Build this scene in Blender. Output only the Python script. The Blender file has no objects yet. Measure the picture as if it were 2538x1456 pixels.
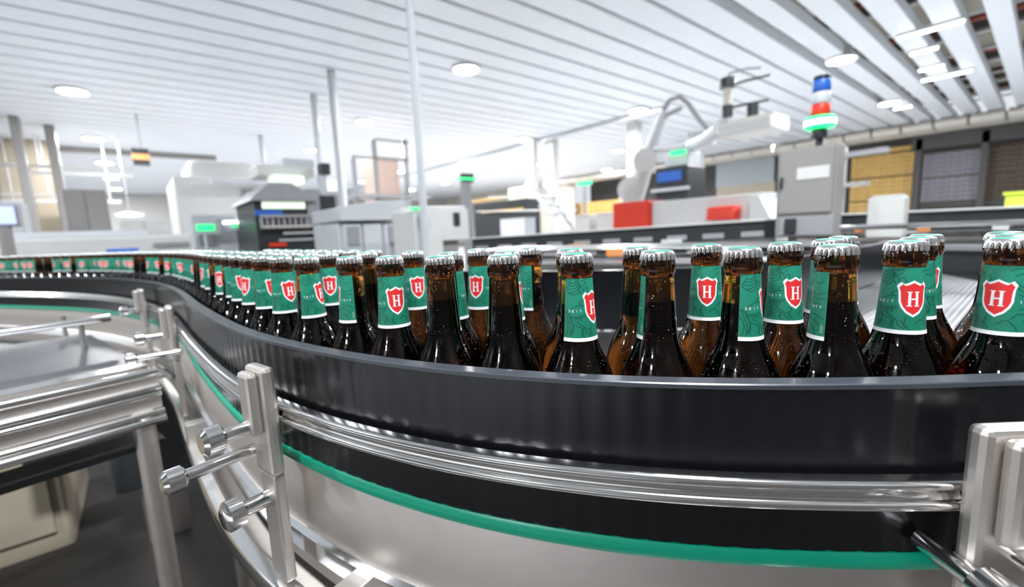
import bpy, math, random
import numpy as np
from mathutils import Vector
rnd = random.Random(7)
R = math.radians
SC = bpy.context.scene
COL = SC.collection
# ------------------------------------------------------------------ camera
ZC = 1.35                                   # camera height above the floor
PITCH, ROLL, YAW = 8.06, 2.4, 39.7
FPX = 1102.0; CX, CY = 1269.0, 728.0
_p, _r, _y = R(PITCH), R(ROLL), R(YAW)
f0 = Vector((math.sin(_y), math.cos(_y), 0)); r0 = Vector((math.cos(_y), -math.sin(_y), 0)); u0 = Vector((0, 0, 1))
FW = f0*math.cos(_p) - u0*math.sin(_p)
_u = u0*math.cos(_p) + f0*math.sin(_p)
RT = r0*math.cos(_r) - _u*math.sin(_r)
UP = _u*math.cos(_r) + r0*math.sin(_r)
cd = bpy.data.cameras.new('camera'); cam = bpy.data.objects.new('camera', cd); COL.objects.link(cam)
from mathutils import Matrix
cam.matrix_world = Matrix(((RT.x, UP.x, -FW.x, 0), (RT.y, UP.y, -FW.y, 0), (RT.z, UP.z, -FW.z, ZC), (0, 0, 0, 1)))
cd.sensor_width = 36.0; cd.lens = 36.0*FPX/2538.0
cd.clip_start = 0.02; cd.clip_end = 200
cd.dof.use_dof = True; cd.dof.focus_distance = 0.40; cd.dof.aperture_fstop = 4.0
SC.camera = cam
# ------------------------------------------------------------------ light
w = bpy.data.worlds.new('world'); SC.world = w; w.use_nodes = True
bg = w.node_tree.nodes['Background']; bg.inputs[0].default_value = (0.90, 0.94, 1.0, 1); bg.inputs[1].default_value = 0.5
SC.view_settings.view_transform = 'Standard'; SC.view_settings.look = 'None'
SC.view_settings.gamma = 1.0; SC.view_settings.exposure = 0.80
SC.cycles.use_denoising = True
for gx in range(-1, 5):                      # the hall's ceiling lamps behind and beside the photographer
    for gy in range(0, 4):
        lx, ly = gx*6.7+.1, gy*5.9-1.0
        if ly > 2.5 and gx > -1 or ly > 14: continue
        ld = bpy.data.lights.new('ceiling_lamp_light', 'AREA'); ld.shape = 'DISK'; ld.size = .62; ld.energy = 265; ld.color = (.90, .95, 1)
        lo = bpy.data.objects.new('ceiling_lamp_light', ld); COL.objects.link(lo); lo.location = (lx, ly, ZC+3.95)
SC.cycles.max_bounces = 10; SC.cycles.transmission_bounces = 8; SC.cycles.glossy_bounces = 4; SC.cycles.diffuse_bounces = 3
SC.cycles.sample_clamp_indirect = 8

# ------------------------------------------------------------------ tools
def ray(px, py):
    return FW + RT*((px-CX)/FPX) - UP*((py-CY)/FPX)
def pt(d, k): v = d*k; return Vector((v.x, v.y, v.z+ZC))
def at_z(px, py, z): d = ray(px, py); return pt(d, (z-ZC)/d.z)
def at_X(px, py, X): d = ray(px, py); return pt(d, X/d.x)
def at_Y(px, py, Y): d = ray(px, py); return pt(d, Y/d.y)
def at_D(px, py, D): d = ray(px, py); return pt(d, D/math.hypot(d.x, d.y))

def mat(name, col, rough=0.5, metal=0.0, nscale=0, namt=0.06, bump=0.0, trans=0.0, emit=None, es=0.0, coat=0.0, brushed=False, ior=1.5):
    m = bpy.data.materials.new(name); m.use_nodes = True
    nt = m.node_tree; b = nt.nodes['Principled BSDF']
    b.inputs['Base Color'].default_value = (*col, 1); b.inputs['Roughness'].default_value = rough
    b.inputs['Metallic'].default_value = metal; b.inputs['IOR'].default_value = ior
    b.inputs['Transmission Weight'].default_value = trans; b.inputs['Coat Weight'].default_value = coat
    if emit: b.inputs['Emission Color'].default_value = (*emit, 1); b.inputs['Emission Strength'].default_value = es
    if nscale:
        tc = nt.nodes.new('ShaderNodeTexCoord'); no = nt.nodes.new('ShaderNodeTexNoise')
        no.inputs['Scale'].default_value = nscale; no.inputs['Detail'].default_value = 4
        if brushed:
            mp = nt.nodes.new('ShaderNodeMapping'); mp.inputs['Scale'].default_value = (1, 1, 12)
            nt.links.new(tc.outputs['Object'], mp.inputs[0]); nt.links.new(mp.outputs[0], no.inputs['Vector'])
        else: nt.links.new(tc.outputs['Object'], no.inputs['Vector'])
        mx = nt.nodes.new('ShaderNodeMix'); mx.data_type = 'RGBA'
        mx.inputs[6].default_value = (*[c*(1-namt) for c in col], 1); mx.inputs[7].default_value = (*[min(1, c*(1+namt)) for c in col], 1)
        nt.links.new(no.outputs['Fac'], mx.inputs[0]); nt.links.new(mx.outputs[2], b.inputs['Base Color'])
        if bump:
            bp = nt.nodes.new('ShaderNodeBump'); bp.inputs['Strength'].default_value = bump; bp.inputs['Distance'].default_value = 0.002
            nt.links.new(no.outputs['Fac'], bp.inputs['Height']); nt.links.new(bp.outputs[0], b.inputs['Normal'])
    return m

class MB:
    def __init__(s): s.v = []; s.f = []; s.m = []
    def add(s, vs, fs, m=0):
        n = len(s.v); s.v += [tuple(v) for v in vs]; s.f += [tuple(i+n for i in f) for f in fs]; s.m += [m]*len(fs); return s
    def box(s, x0, x1, y0, y1, z0, z1, m=0):
        vs = [(x, y, z) for z in (z0, z1) for y in (y0, y1) for x in (x0, x1)]
        return s.add(vs, [(0, 2, 3, 1), (4, 5, 7, 6), (0, 1, 5, 4), (2, 6, 7, 3), (0, 4, 6, 2), (1, 3, 7, 5)], m)
    def obox(s, c, ax, ay, az, m=0):      # centre and three half-axis vectors
        c, ax, ay, az = map(Vector, (c, ax, ay, az))
        vs = [c+ax*i+ay*j+az*k for k in (-1, 1) for j in (-1, 1) for i in (-1, 1)]
        return s.add(vs, [(0, 2, 3, 1), (4, 5, 7, 6), (0, 1, 5, 4), (2, 6, 7, 3), (0, 4, 6, 2), (1, 3, 7, 5)], m)
    def rbox(s, x0, x1, y0, y1, z0, z1, r, m=0, n=3):   # box with rounded vertical edges and softened top
        pts = []
        for cx, cy, a0 in ((x1-r, y1-r, 0), (x0+r, y1-r, 90), (x0+r, y0+r, 180), (x1-r, y0+r, 270)):
            for k in range(n+1):
                a = R(a0+90*k/n); pts.append((cx, cy, math.cos(a), math.sin(a)))
        L = []
        for z, rr in ((z0, r*0.85), (z0+r*.15, r), (z1-r*.5, r), (z1-r*.15, r*.8), (z1, r*.5)):
            L.append([(p[0]+p[2]*rr, p[1]+p[3]*rr, z) for p in pts])
        N = len(pts); vs = [v for l in L for v in l]; fs = []
        for i in range(len(L)-1):
            for j in range(N):
                a, b = i*N+j, i*N+(j+1) % N; fs.append((a, b, b+N, a+N))
        fs.append(tuple(reversed(range(N)))); fs.append(tuple(range((len(L)-1)*N, len(L)*N)))
        return s.add(vs, fs, m)
    def tube(s, pts, r, n=10, m=0, cap=True):
        pts = [Vector(p) for p in pts]; rs = r if isinstance(r, (list, tuple)) else [r]*len(pts)
        vs = []; fs = []; ref = None
        for i, p in enumerate(pts):
            t = (pts[min(i+1, len(pts)-1)]-pts[max(i-1, 0)]).normalized()
            if ref is None: ref = Vector((0, 0, 1)) if abs(t.z) < .9 else Vector((1, 0, 0))
            a = t.cross(ref).normalized(); b = a.cross(t).normalized(); ref = b
            for k in range(n):
                q = 2*math.pi*k/n; vs.append(p+(a*math.cos(q)+b*math.sin(q))*rs[i])
        for i in range(len(pts)-1):
            for k in range(n):
                a, b = i*n+k, i*n+(k+1) % n; fs.append((a, a+n, b+n, b))
        if cap: fs.append(tuple(range(n))); fs.append(tuple(reversed(range((len(pts)-1)*n, len(pts)*n))))
        return s.add(vs, fs, m)
    def lathe(s, prof, n=32, c=(0, 0, 0), m=0, rfun=None):   # prof: (r, z) upwards -> outward normals
        vs = []; fs = []
        for (r, z) in prof:
            for k in range(n):
                a = 2*math.pi*k/n; rr = r if rfun is None else rfun(r, z, a)
                vs.append((c[0]+rr*math.cos(a), c[1]+rr*math.sin(a), c[2]+z))
        for i in range(len(prof)-1):
            for k in range(n):
                a, b = i*n+k, i*n+(k+1) % n; fs.append((a, b, b+n, a+n))
        if prof[0][0] > 1e-6: fs.append(tuple(reversed(range(n))))
        if prof[-1][0] > 1e-6: fs.append(tuple(range((len(prof)-1)*n, len(prof)*n)))
        return s.add(vs, fs, m)
    def prism(s, poly, axis, a0, a1, m=0):    # poly of (p,q) extruded along axis 0/1/2
        def mk(p, q, a): return {0: (a, p, q), 1: (p, a, q), 2: (p, q, a)}[axis]
        n = len(poly); vs = [mk(p, q, a0) for p, q in poly]+[mk(p, q, a1) for p, q in poly]
        fs = [(i, (i+1) % n, (i+1) % n+n, i+n) for i in range(n)]+[tuple(reversed(range(n))), tuple(range(n, 2*n))]
        return s.add(vs, fs, m)
    def build(s, name, mats, parent=None, smooth=False, bevel=0):
        off = Vector((0, 0, 0)) if parent is None else parent.location
        me = bpy.data.meshes.new(name); me.from_pydata([(v[0]-off.x, v[1]-off.y, v[2]-off.z) for v in s.v], [], s.f)
        if not isinstance(mats, (list, tuple)): mats = [mats]
        for m in mats: me.materials.append(m)
        me.polygons.foreach_set('material_index', s.m)
        import bmesh
        bm = bmesh.new(); bm.from_mesh(me); bmesh.ops.recalc_face_normals(bm, faces=bm.faces); bm.to_mesh(me); bm.free()
        if smooth:
            me.polygons.foreach_set('use_smooth', [True]*len(me.polygons)); me.set_sharp_from_angle(angle=R(38))
        o = bpy.data.objects.new(name, me); COL.objects.link(o); o.parent = parent
        if bevel:
            bv = o.modifiers.new('bevel', 'BEVEL'); bv.width = bevel; bv.segments = 2; bv.limit_method = 'ANGLE'
        return o

def tag(o, label, cat, group=None, kind=None):
    o['label'] = label; o['category'] = cat
    if group: o['group'] = group
    if kind: o['kind'] = kind
    return o
def thing(name, loc, label, cat, group=None):
    o = bpy.data.objects.new(name, None); COL.objects.link(o); o.location = loc; o.empty_display_size = .1
    return tag(o, label, cat, group)
def struct(o): o['kind'] = 'structure'; return o
def dup(root, loc, rz=None, label=None):
    r = root.copy(); COL.objects.link(r); r.location = loc
    if rz is not None: r.rotation_euler = (0, 0, rz)
    if label: r['label'] = label
    for ch in list(root.children):
        c = ch.copy(); COL.objects.link(c); c.parent = r
        for g in list(ch.children):
            d = g.copy(); COL.objects.link(d); d.parent = c
    return r

# ------------------------------------------------------------------ materials
M = {}
M['ceil'] = mat('white_ceiling_slat', (.885, .925, .99), .45, nscale=2, namt=.02)
M['plenum'] = mat('plenum_beige', (.80, .75, .63), .8, nscale=1.5, namt=.1)
M['beam'] = mat('dark_beam', (.10, .095, .085), .6, nscale=4)
M['redpipe'] = mat('red_sprinkler_pipe', (.28, .05, .03), .4, nscale=5)
M['floor'] = mat('hall_floor', (.50, .50, .50), .4, nscale=1.2, namt=.08)
M['mat'] = mat('floor_shade_dark', (.035, .030, .026), .6, nscale=3, namt=.35)  # near-black tone stands in for shade on the floor
M['wall'] = mat('pale_wall', (.58, .575, .56), .7, nscale=2)
M['cream'] = mat('cream_lining', (.74, .70, .62), .7, nscale=3)
M['darkwall'] = mat('dark_rack_wall', (.065, .062, .06), .6, nscale=3)
M['steel'] = mat('brushed_steel', (.62, .60, .58), .25, 1.0, nscale=60, namt=.08, brushed=True)
M['polish'] = mat('polished_steel', (.92, .91, .90), .12, 1.0, nscale=40, namt=.05)
M['satin'] = mat('satin_steel', (.68, .63, .59), .46, 1.0, nscale=30, namt=.06)
M['bed'] = mat('conveyor_bed_steel', (.30, .30, .31), .34, 1.0, nscale=80, namt=.2, bump=.3)
M['black'] = mat('black_guard_plastic', (.0055, .0055, .0070), .24, nscale=50, namt=.15)
M['blackm'] = mat('black_machine', (.03, .033, .036), .35, nscale=10, namt=.2)
M['grey'] = mat('grey_paint', (.33, .33, .345), .45, nscale=6)
M['lgrey'] = mat('light_grey_paint', (.62, .64, .67), .4, nscale=6)
M['white'] = mat('white_paint', (.70, .695, .675), .4, nscale=6, namt=.03)
M['green'] = mat('green_wear_strip', (.0, .36, .22), .35, nscale=30, namt=.08)
M['taupe'] = mat('taupe_cabinet', (.30, .285, .275), .45, nscale=5)
M['red'] = mat('red_paint', (.80, .045, .02), .4, nscale=6)
M['yellow'] = mat('yellow_crate', (.78, .50, .15), .5, nscale=8, namt=.12)
M['purple'] = mat('grey_crate', (.30, .28, .33), .5, nscale=8, namt=.1)
M['brown'] = mat('brown_crate', (.10, .06, .035), .5, nscale=8, namt=.1)
M['blue'] = mat('blue_paint', (.03, .14, .55), .35, nscale=5)
M['lime'] = mat('hi_vis_yellow', (.62, .75, .06), .6, nscale=5)
M['orange'] = mat('orange_paint', (.75, .30, .10), .5, nscale=5)
M['tan'] = mat('tan_panel', (.42, .36, .27), .6, nscale=2, namt=.1)
M['lamp'] = mat('lamp_diffuser', (1, 1, 1), .4, emit=(.96, .975, 1), es=255)
M['tube'] = mat('tube_light', (1, 1, 1), .4, emit=(.85, .92, 1), es=7)
M['gglow'] = mat('green_signal_glow', (.02, .6, .2), .4, emit=(.02, .85, .20), es=1.1)
M['gcore'] = mat('green_signal_core', (.8, 1, .9), .4, emit=(.75, 1, .85), es=4)
M['screen'] = mat('blue_screen', (.2, .25, .6), .3, emit=(.42, .5, .95), es=.9)
M['glasspane'] = mat('machine_glass', (.55, .62, .60), .05, trans=.9, ior=1.02)
M['winlit'] = mat('lit_machine_window', (.7, .8, .65), .4, emit=(.75, .9, .7), es=.55)
M['amber'] = mat('amber_glass', (.76, .36, .040), .02, trans=1.0, ior=1.5)
M['beer'] = mat('beer_filled_glass', (.115, .034, .006), .02, trans=1.0, ior=1.42)
M['air'] = mat('inner_glass_wall', (.97, .95, .9), .02, trans=1.0, ior=1.5)
M['cap'] = mat('silver_crown_cap', (.88, .87, .86), .2, .95, nscale=200, namt=.04)
M['capgreen'] = mat('teal_cap_print', (.04, .30, .23), .35, .1, nscale=300, namt=.06)
# small ripples and wet drops on the glass
for k in ('amber', 'beer'):
    nt = M[k].node_tree; b = nt.nodes['Principled BSDF']
    tc = nt.nodes.new('ShaderNodeTexCoord'); vo = nt.nodes.new('ShaderNodeTexVoronoi'); vo.inputs['Scale'].default_value = 330
    mr = nt.nodes.new('ShaderNodeMapRange'); mr.inputs[1].default_value = 0.0; mr.inputs[2].default_value = .32; mr.inputs[3].default_value = 1; mr.inputs[4].default_value = 0
    n2 = nt.nodes.new('ShaderNodeTexNoise'); n2.inputs['Scale'].default_value = 60
    mm = nt.nodes.new('ShaderNodeMath'); mm.operation = 'GREATER_THAN'; mm.inputs[1].default_value = .53
    ml = nt.nodes.new('ShaderNodeMath'); ml.operation = 'MULTIPLY'
    bp = nt.nodes.new('ShaderNodeBump'); bp.inputs['Distance'].default_value = .0014; bp.inputs['Strength'].default_value = .8
    L = nt.links.new
    L(tc.outputs['Object'], vo.inputs['Vector']); L(tc.outputs['Object'], n2.inputs['Vector']); L(vo.outputs['Distance'], mr.inputs[0])
    L(n2.outputs['Fac'], mm.inputs[0]); L(mm.outputs[0], ml.inputs[0]); L(mr.outputs[0], ml.inputs[1]); L(ml.outputs[0], bp.inputs['Height']); L(bp.outputs[0], b.inputs['Normal'])
# neck label: paper colour comes from the printed-ink attribute
m = bpy.data.materials.new('printed_neck_label'); m.use_nodes = True; nt = m.node_tree
at = nt.nodes.new('ShaderNodeAttribute'); at.attribute_name = 'ink'
ge = nt.nodes.new('ShaderNodeNewGeometry'); mx = nt.nodes.new('ShaderNodeMix'); mx.data_type = 'RGBA'; mx.inputs[7].default_value = (.10, .085, .07, 1)   # unprinted glued side of the paper
nt.links.new(ge.outputs['Backfacing'], mx.inputs[0]); nt.links.new(at.outputs['Color'], mx.inputs[6]); nt.links.new(mx.outputs[2], nt.nodes['Principled BSDF'].inputs['Base Color']); nt.nodes['Principled BSDF'].inputs['Roughness'].default_value = .35
M['label'] = m

# ------------------------------------------------------------------ room
struct(MB().box(-30, 40, -14, 50, -.1, 0).build('floor', M['floor']))
HC = ZC+4.0                                  # underside of the slats
cl = MB()
y = -9.0
while y < 46:
    sw = .36 if y < 1.2 else (.43 if y < 3.7 else .595)
    prof = [(y, HC+.26), (y, HC+.012), (y+.012, HC), (y+sw-.012, HC), (y+sw, HC+.012), (y+sw, HC+.26), (y+sw-.01, HC+.26), (y+sw-.01, HC+.02), (y+.01, HC+.02), (y+.01, HC+.26)]
    n = len(prof)
    cl.add([(-22, a, b) for a, b in prof]+[(28.2, a, b) for a, b in prof], [(i, (i+1) % n, (i+1) % n+n, i+n) for i in range(n)])
    y += .70
struct(cl.build('ceiling', M['ceil']))
struct(MB().box(-22, 28.4, -9.5, 46, HC+.9, HC+1.0).build('ceiling_deck', M['plenum']))
# services above the slats, running along the hall
def along_y(name, x, z, r, m, label, cat, y0=-9, y1=30, group=None):
    t = MB().tube([(x, y0, z), (x, y1, z)], r, 8).build(name, m, smooth=True); return tag(t, label, cat, group)
for i, x in enumerate((9.2, 12.4, 15.6, 18.8, 22.0, 25.0)):
    along_y('sprinkler_pipe', x, HC+.45, .07, M['redpipe'], 'dark red pipe running above the white ceiling slats', 'pipe', group='red pipes above the ceiling slats')
for i, x in enumerate((10.0, 13.6, 17.0, 20.4, 23.6, 26.2)):
    tag(MB().box(x-.12, x+.12, -9, 30, HC+.55, HC+.88).build('roof_beam', M['beam']), 'dark steel beam seen through the ceiling gaps', 'beam', 'dark beams above the ceiling slats')
for i, x in enumerate((8.2, 9.7, 11.2, 12.9, 14.6, 16.3, 18.0, 19.6, 21.3, 22.8, 24.4, 25.8)):
    along_y('conduit', x, HC+.30, .035, M['lgrey'], 'thin pale conduit running above the white ceiling slats', 'pipe', group='pale conduits above the ceiling slats')
# far and side walls
struct(MB().box(-22, 28.2, 45.6, 45.8, 0, HC).build('wall_far', M['wall']))
struct(MB().box(28.2, 28.4, -12, 45.8, 4.93, HC).box(28.2, 28.4, -12, 45.8, 0, .1).box(28.2, 28.4, 25.5, 45.8, 0, 4.95).build('wall_right', M['cream']))
struct(MB().box(31.0, 31.2, -12, 26, 0, 5.3).build('wall_right_rear', M['darkwall']))
struct(MB().box(-7.2, -7, -3.2, 24.9, 0, HC).build('wall_left_unseen', M['darkwall']))  # out of view, set close and dark to dim reflections on bottles
struct(MB().box(-7, 28.2, -3.2, -3.0, 0, HC).build('wall_rear_unseen', M['darkwall']))  # unseen, pulled in behind the camera and darkened to keep glass reflections black
struct(MB().box(-22, 3.3, 25.0, 25.15, HC-.22, HC-.02).build('beam_left', M['taupe']))
cr = MB()                                   # soft scalloped lining under the right-hand edge of the ceiling
for k in range(30):
    y0 = -6+k*1.06; cr.prism([(28.2, HC), (26.9, HC-.02), (26.7, HC-.2), (26.8, HC-.36), (27.0, HC-.42), (28.2, HC-.40)], 1, y0, y0+1.0)
struct(cr.build('trim_1', M['cream'], bevel=.06))

# ------------------------------------------------------------------ ceiling lamps
LAMPS = [(180, 225), (231, 343), (257, 403), (276, 441), (287, 468), (1155, 170), (904, 301), (771, 372), (2085, 147), (1580, 273), (1295, 345),
         (1113, 392), (989, 425), (901, 449), (2205, 255), (1530, 374), (1343, 407), (1208, 433), (1102, 453), (1018, 470), (2268, 312), (1925, 361), (1504, 420), (1358, 441)]
lamp0 = thing('ceiling_lamp', at_z(*LAMPS[0], HC-.03), 'x', 'lamp', 'round lamps under the slatted ceiling')
c = lamp0.location
MB().lathe([(.30, -.035), (.34, -.035), (.35, -.02), (.35, .025)], 24, c).build('housing', M['white'], lamp0, True)
MB().lathe([(.001, -.0375), (.292, -.0375), (.298, -.034)], 24, c).build('diffuser', M['lamp'], lamp0, True)
LT = ['glowing round ceiling lamp, nearest in the row on the far left', 'glowing ceiling lamp, second in the row on the far left', 'glowing ceiling lamp, third in the row on the far left', 'glowing ceiling lamp, fourth in the row on the far left', 'glowing ceiling lamp, fifth and lowest in the row on the far left',
      'large glowing ceiling lamp right of the long hanging pipe', 'glowing ceiling lamp left of the long hanging pipe', 'small glowing ceiling lamp above the dark green-windowed machine',
      'glowing ceiling lamp above the blue, red and green signal beacon', 'glowing ceiling lamp just left of the curved robot arm', 'glowing ceiling lamp, third along the row ending at the robot arm', 'glowing ceiling lamp, fourth along the row ending at the robot arm', 'small ceiling lamp, fifth along the row ending at the robot arm', 'smallest ceiling lamp, last along the row ending at the robot arm',
      'glowing ceiling lamp right of the signal beacon', 'low ceiling lamp between the white columns and the robot arm', 'low ceiling lamp above the slanted white struts', 'tiny ceiling lamp, fourth in the row passing under the robot arm', 'tiny ceiling lamp, fifth in the row passing under the robot arm', 'tiny ceiling lamp, last in the row passing under the robot arm',
      'ceiling lamp above the yellow crates', 'ceiling lamp above the grey steel control cabinet', 'small lamp at the roof edge left of the robot arm foot', 'smallest lamp at the roof edge above the stacked yellow crates']
lamp0['label'] = LT[0]
for (px, py), l in list(zip(LAMPS, LT))[1:]: dup(lamp0, at_z(px, py, HC-.03), label=l)
tube0 = None
for (px, py), l in (((2305, 73), 'long blue-white tube light, upper one of two in the top right gaps'), ((2290, 125), 'short tube light just below the upper long one'), ((2308, 168), 'short tube light just above the lower long one'), ((2345, 187), 'long blue-white tube light, lower one of two over the dark racks'), ((2237, 266), 'short tube light beside the round lamp right of the beacon')):
    ln = 1.1 if 'long' in l.split(',')[0] and 'just' not in l else .55
    p = at_z(px, py, HC-.06)
    t = thing('tube_light', p, l, 'lamp')
    MB().box(p.x-.07, p.x+.07, p.y-ln/2, p.y+ln/2, p.z+.0, p.z+.055).build('housing', M['white'], t)
    MB().tube([(p.x, p.y-ln/2+.03, p.z-.02), (p.x, p.y+ln/2-.03, p.z-.02)], .028, 8).build('tube', M['tube'], t, True)

# ------------------------------------------------------------------ curved bottle lane
def catmull(P, step=.01):
    P = [np.array(p, float) for p in P]; P = [2*P[0]-P[1]]+P+[2*P[-1]-P[-2]]; out = []
    for i in range(1, len(P)-2):
        p0, p1, p2, p3 = P[i-1:i+3]; n = max(4, int(np.linalg.norm(p2-p1)/step*2))
        for k in range(n):
            t = k/n; out.append(.5*((2*p1)+(-p0+p2)*t+(2*p0-5*p1+4*p2-p3)*t*t+(-p0+3*p1-3*p2+p3)*t**3))
    out.append(P[-2]); out = np.array(out)
    for _ in range(60): out[1:-1] = (out[:-2]+2*out[1:-1]+out[2:])/4
    s = np.r_[0, np.cumsum(np.linalg.norm(np.diff(out, axis=0), axis=1))]
    q = np.arange(0, s[-1], step); return np.c_[np.interp(q, s, out[:, 0]), np.interp(q, s, out[:, 1])]
def normals(P):
    t = np.gradient(P, axis=0); t /= np.linalg.norm(t, axis=1)[:, None]; return np.c_[-t[:, 1], t[:, 0]]
FRONT = catmull([(1.15, -.66), (.85, -.35), (.62, -.125), (.489, .002), (.426, .055), (.354, .127), (.313, .173), (.263, .241), (.213, .326), (.166, .436), (.131, .56),
                 (.103, .72), (.085, 1.05), (.075, 1.5), (.035, 1.88), (-.06, 2.27), (-.2, 2.62), (-.42, 3.02), (-.8, 3.65), (-1.4, 4.6)])
FN = normals(FRONT)                          # points towards the camera side
def sweep(P, N, prof, mb=None, i0=0, i1=None, m=0, groove=None):
    mb = mb or MB(); P = P[i0:i1]; N = N[i0:i1]; k = len(prof); vs = []; fs = []
    for i, (p, n) in enumerate(zip(P, N)):
        for (o, z) in prof:
            if groove and (i+i0) % groove == 0 and o > prof[0][0]+.012: o -= .0009
            vs.append((p[0]+n[0]*o, p[1]+n[1]*o, ZC+z))
    for i in range(len(P)-1):
        for j in range(k):
            a, b = i*k+j, i*k+(j+1) % k; fs.append((a, b, b+k, a+k))
    fs.append(tuple(range(k))); fs.append(tuple(range((len(P)-1)*k, len(P)*k)))
    return mb.add(vs, fs, m)
FF = catmull([tuple(p) for p in FRONT[::6]], .0055); FFN = normals(FF)
# black guard: 15 mm thick, rounded top, fine joints on the outer face
g = thing('guard_rail', (FRONT[40][0], FRONT[40][1], ZC-.282), 'tall black curved plastic guard in front of the bottles', 'guard rail')
sweep(FF, FFN, [(0, -.250), (0, -.1195), (.0006, -.119), (.0149, -.119), (.0155, -.1196), (.0155, -.250)], groove=4).build('guard_panel', M['black'], g, True)
M['edge'] = mat('guard_edge_sheen', (.050, .055, .066), .28, nscale=40, namt=.1)  # paler blue-grey puts the ceiling's reflection into the guard top's colour
sweep(FF, FFN, [(.0004, -.1192), (.0012, -.1184), (.0148, -.1184), (.0157, -.1192), (.0157, -.1225), (.0004, -.1225)]).build('top_edge', M['edge'], g, True)
# double ridged stainless rail outside the guard
def ridge(o, zc, r): return [(o+r*math.cos(R(a)), zc+r*math.sin(R(a))) for a in range(-90, 91, 30)]
PR = [(.020, -.2055), (.020, -.1835)][::1]
prof = [(.022, -.2065)]+ridge(.030, -.2025, .004)[:]+[(.0295, -.1975), (.0295, -.1925)]+ridge(.030, -.1875, .004)+[(.022, -.1835)]
sweep(FF, FFN, prof).build('support_rail', M['polish'], g, True)
# green wear strip
sweep(FF, FFN, [(.0, -.264), (.0, -.250), (.0165, -.250), (.019, -.2535), (.019, -.2605), (.0165, -.264)]).build('wear_strip', M['green'], g, True)
# conveyor: bed, side plate, lower flanges
BACK = catmull([(.60, 3.4), (.60, 2.4), (.64, 1.7), (.72, 1.25), (.80, 1.02), (.90, .82), (1.01, .68), (1.16, .57), (1.40, .50), (1.9, .46), (2.6, .43), (3.05, .41)]); BN = normals(BACK)
cv = thing('conveyor', (.5, .5, ZC-.45), 'curved stainless bottle conveyor with a steel bed and side plates', 'conveyor')
poly = [tuple(p-n*.001) for p, n in zip(FRONT[::4], FN[::4])]; bk = [tuple(p) for p in BACK[::4]]
bm_ = MB(); P2 = poly+bk; nP = len(P2)
bm_.add([(a, b, ZC-.2825) for a, b in P2]+[(a, b, ZC-.292) for a, b in P2], [tuple(range(nP)), tuple(reversed(range(nP, 2*nP)))]+[(i, (i+1) % nP, (i+1) % nP+nP, i+nP) for i in range(nP)])
bm_.build('bed', M['bed'], cv)
sweep(FF, FFN, [(-.004, -.42), (-.001, -.36), (-.001, -.266), (.009, -.264), (.012, -.268), (.012, -.36), (.004, -.42)]).build('side_plate', M['satin'], cv, True)
sweep(FRONT, FN, [(.009, -.378), (.009, -.352), (.015, -.350), (.022, -.353), (.022, -.376), (.016, -.379)]).build('lower_flange', M['polish'], cv, True)
sweep(FRONT, FN, [(.034, -.432), (.034, -.408), (.038, -.405), (.054, -.407), (.056, -.411), (.056, -.430), (.052, -.434)], i0=70).build('outer_flange', M['polish'], cv, True)
sweep(FRONT, FN, [(.003, -.44), (.003, -.428), (.04, -.428), (.04, -.44)], i0=70).build('gutter', M['steel'], cv, True)
sl = sweep(BACK, BN, [(-.02, -.55), (-.02, -.283), (-.01, -.283), (-.01, -.55)]).build('rear_side_plate', M['satin'], cv, True)
bg_ = thing('back_guard', (BACK[60][0], BACK[60][1], ZC-.282), 'black curved guard wall across the bed behind the bottles', 'guard rail')
sweep(BACK, BN, [(0, -.278), (0, -.119), (.012, -.119), (.012, -.278)]).build('guard_panel', M['black'], bg_, True)
sweep(BACK, BN, [(-.002, -.119), (-.002, -.116), (.014, -.116), (.014, -.119)]).build('top_trim', M['polish'], bg_, True)
sweep(BACK, BN, [(.012, -.205), (.024, -.205), (.024, -.195), (.012, -.195)]).build('support_rail', M['steel'], bg_, True)
# conveyor legs down to the floor
for (lx, ly) in ((.23, .62), (.72, .38), (.15, 1.7), (.5, 2.4), (1.25, .75)):
    lg = MB().tube([(lx, ly, 0), (lx, ly, ZC-.293)], .024, 12).lathe([(.05, 0), (.05, .012), (.026, .03)], 14, (lx, ly, 0)); lg.build('leg', M['satin'], cv, True)
for s_ in (78, 108, 150, 215):
    p = FRONT[s_]; n = FN[s_]; t = Vector((-n[1], n[0], 0)); nn = Vector((n[0], n[1], 0))
    MB().obox(Vector((p[0], p[1], ZC-.395))+nn*.024, nn*.03, t*.014, Vector((0, 0, .034))).build('bracket', M['satin'], cv, bevel=.002)

nt = M['bed'].node_tree; b = nt.nodes['Principled BSDF']; tc = nt.nodes.new('ShaderNodeTexCoord'); wv = nt.nodes.new('ShaderNodeTexWave'); wv.inputs['Scale'].default_value = 22; wv.inputs['Distortion'].default_value = .4
wv.bands_direction = 'Y'; bp = nt.nodes.new('ShaderNodeBump'); bp.inputs['Distance'].default_value = .002; bp.inputs['Strength'].default_value = .5
nt.links.new(tc.outputs['Object'], wv.inputs['Vector']); nt.links.new(wv.outputs['Fac'], bp.inputs['Height']); nt.links.new(bp.outputs[0], b.inputs['Normal'])
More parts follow.
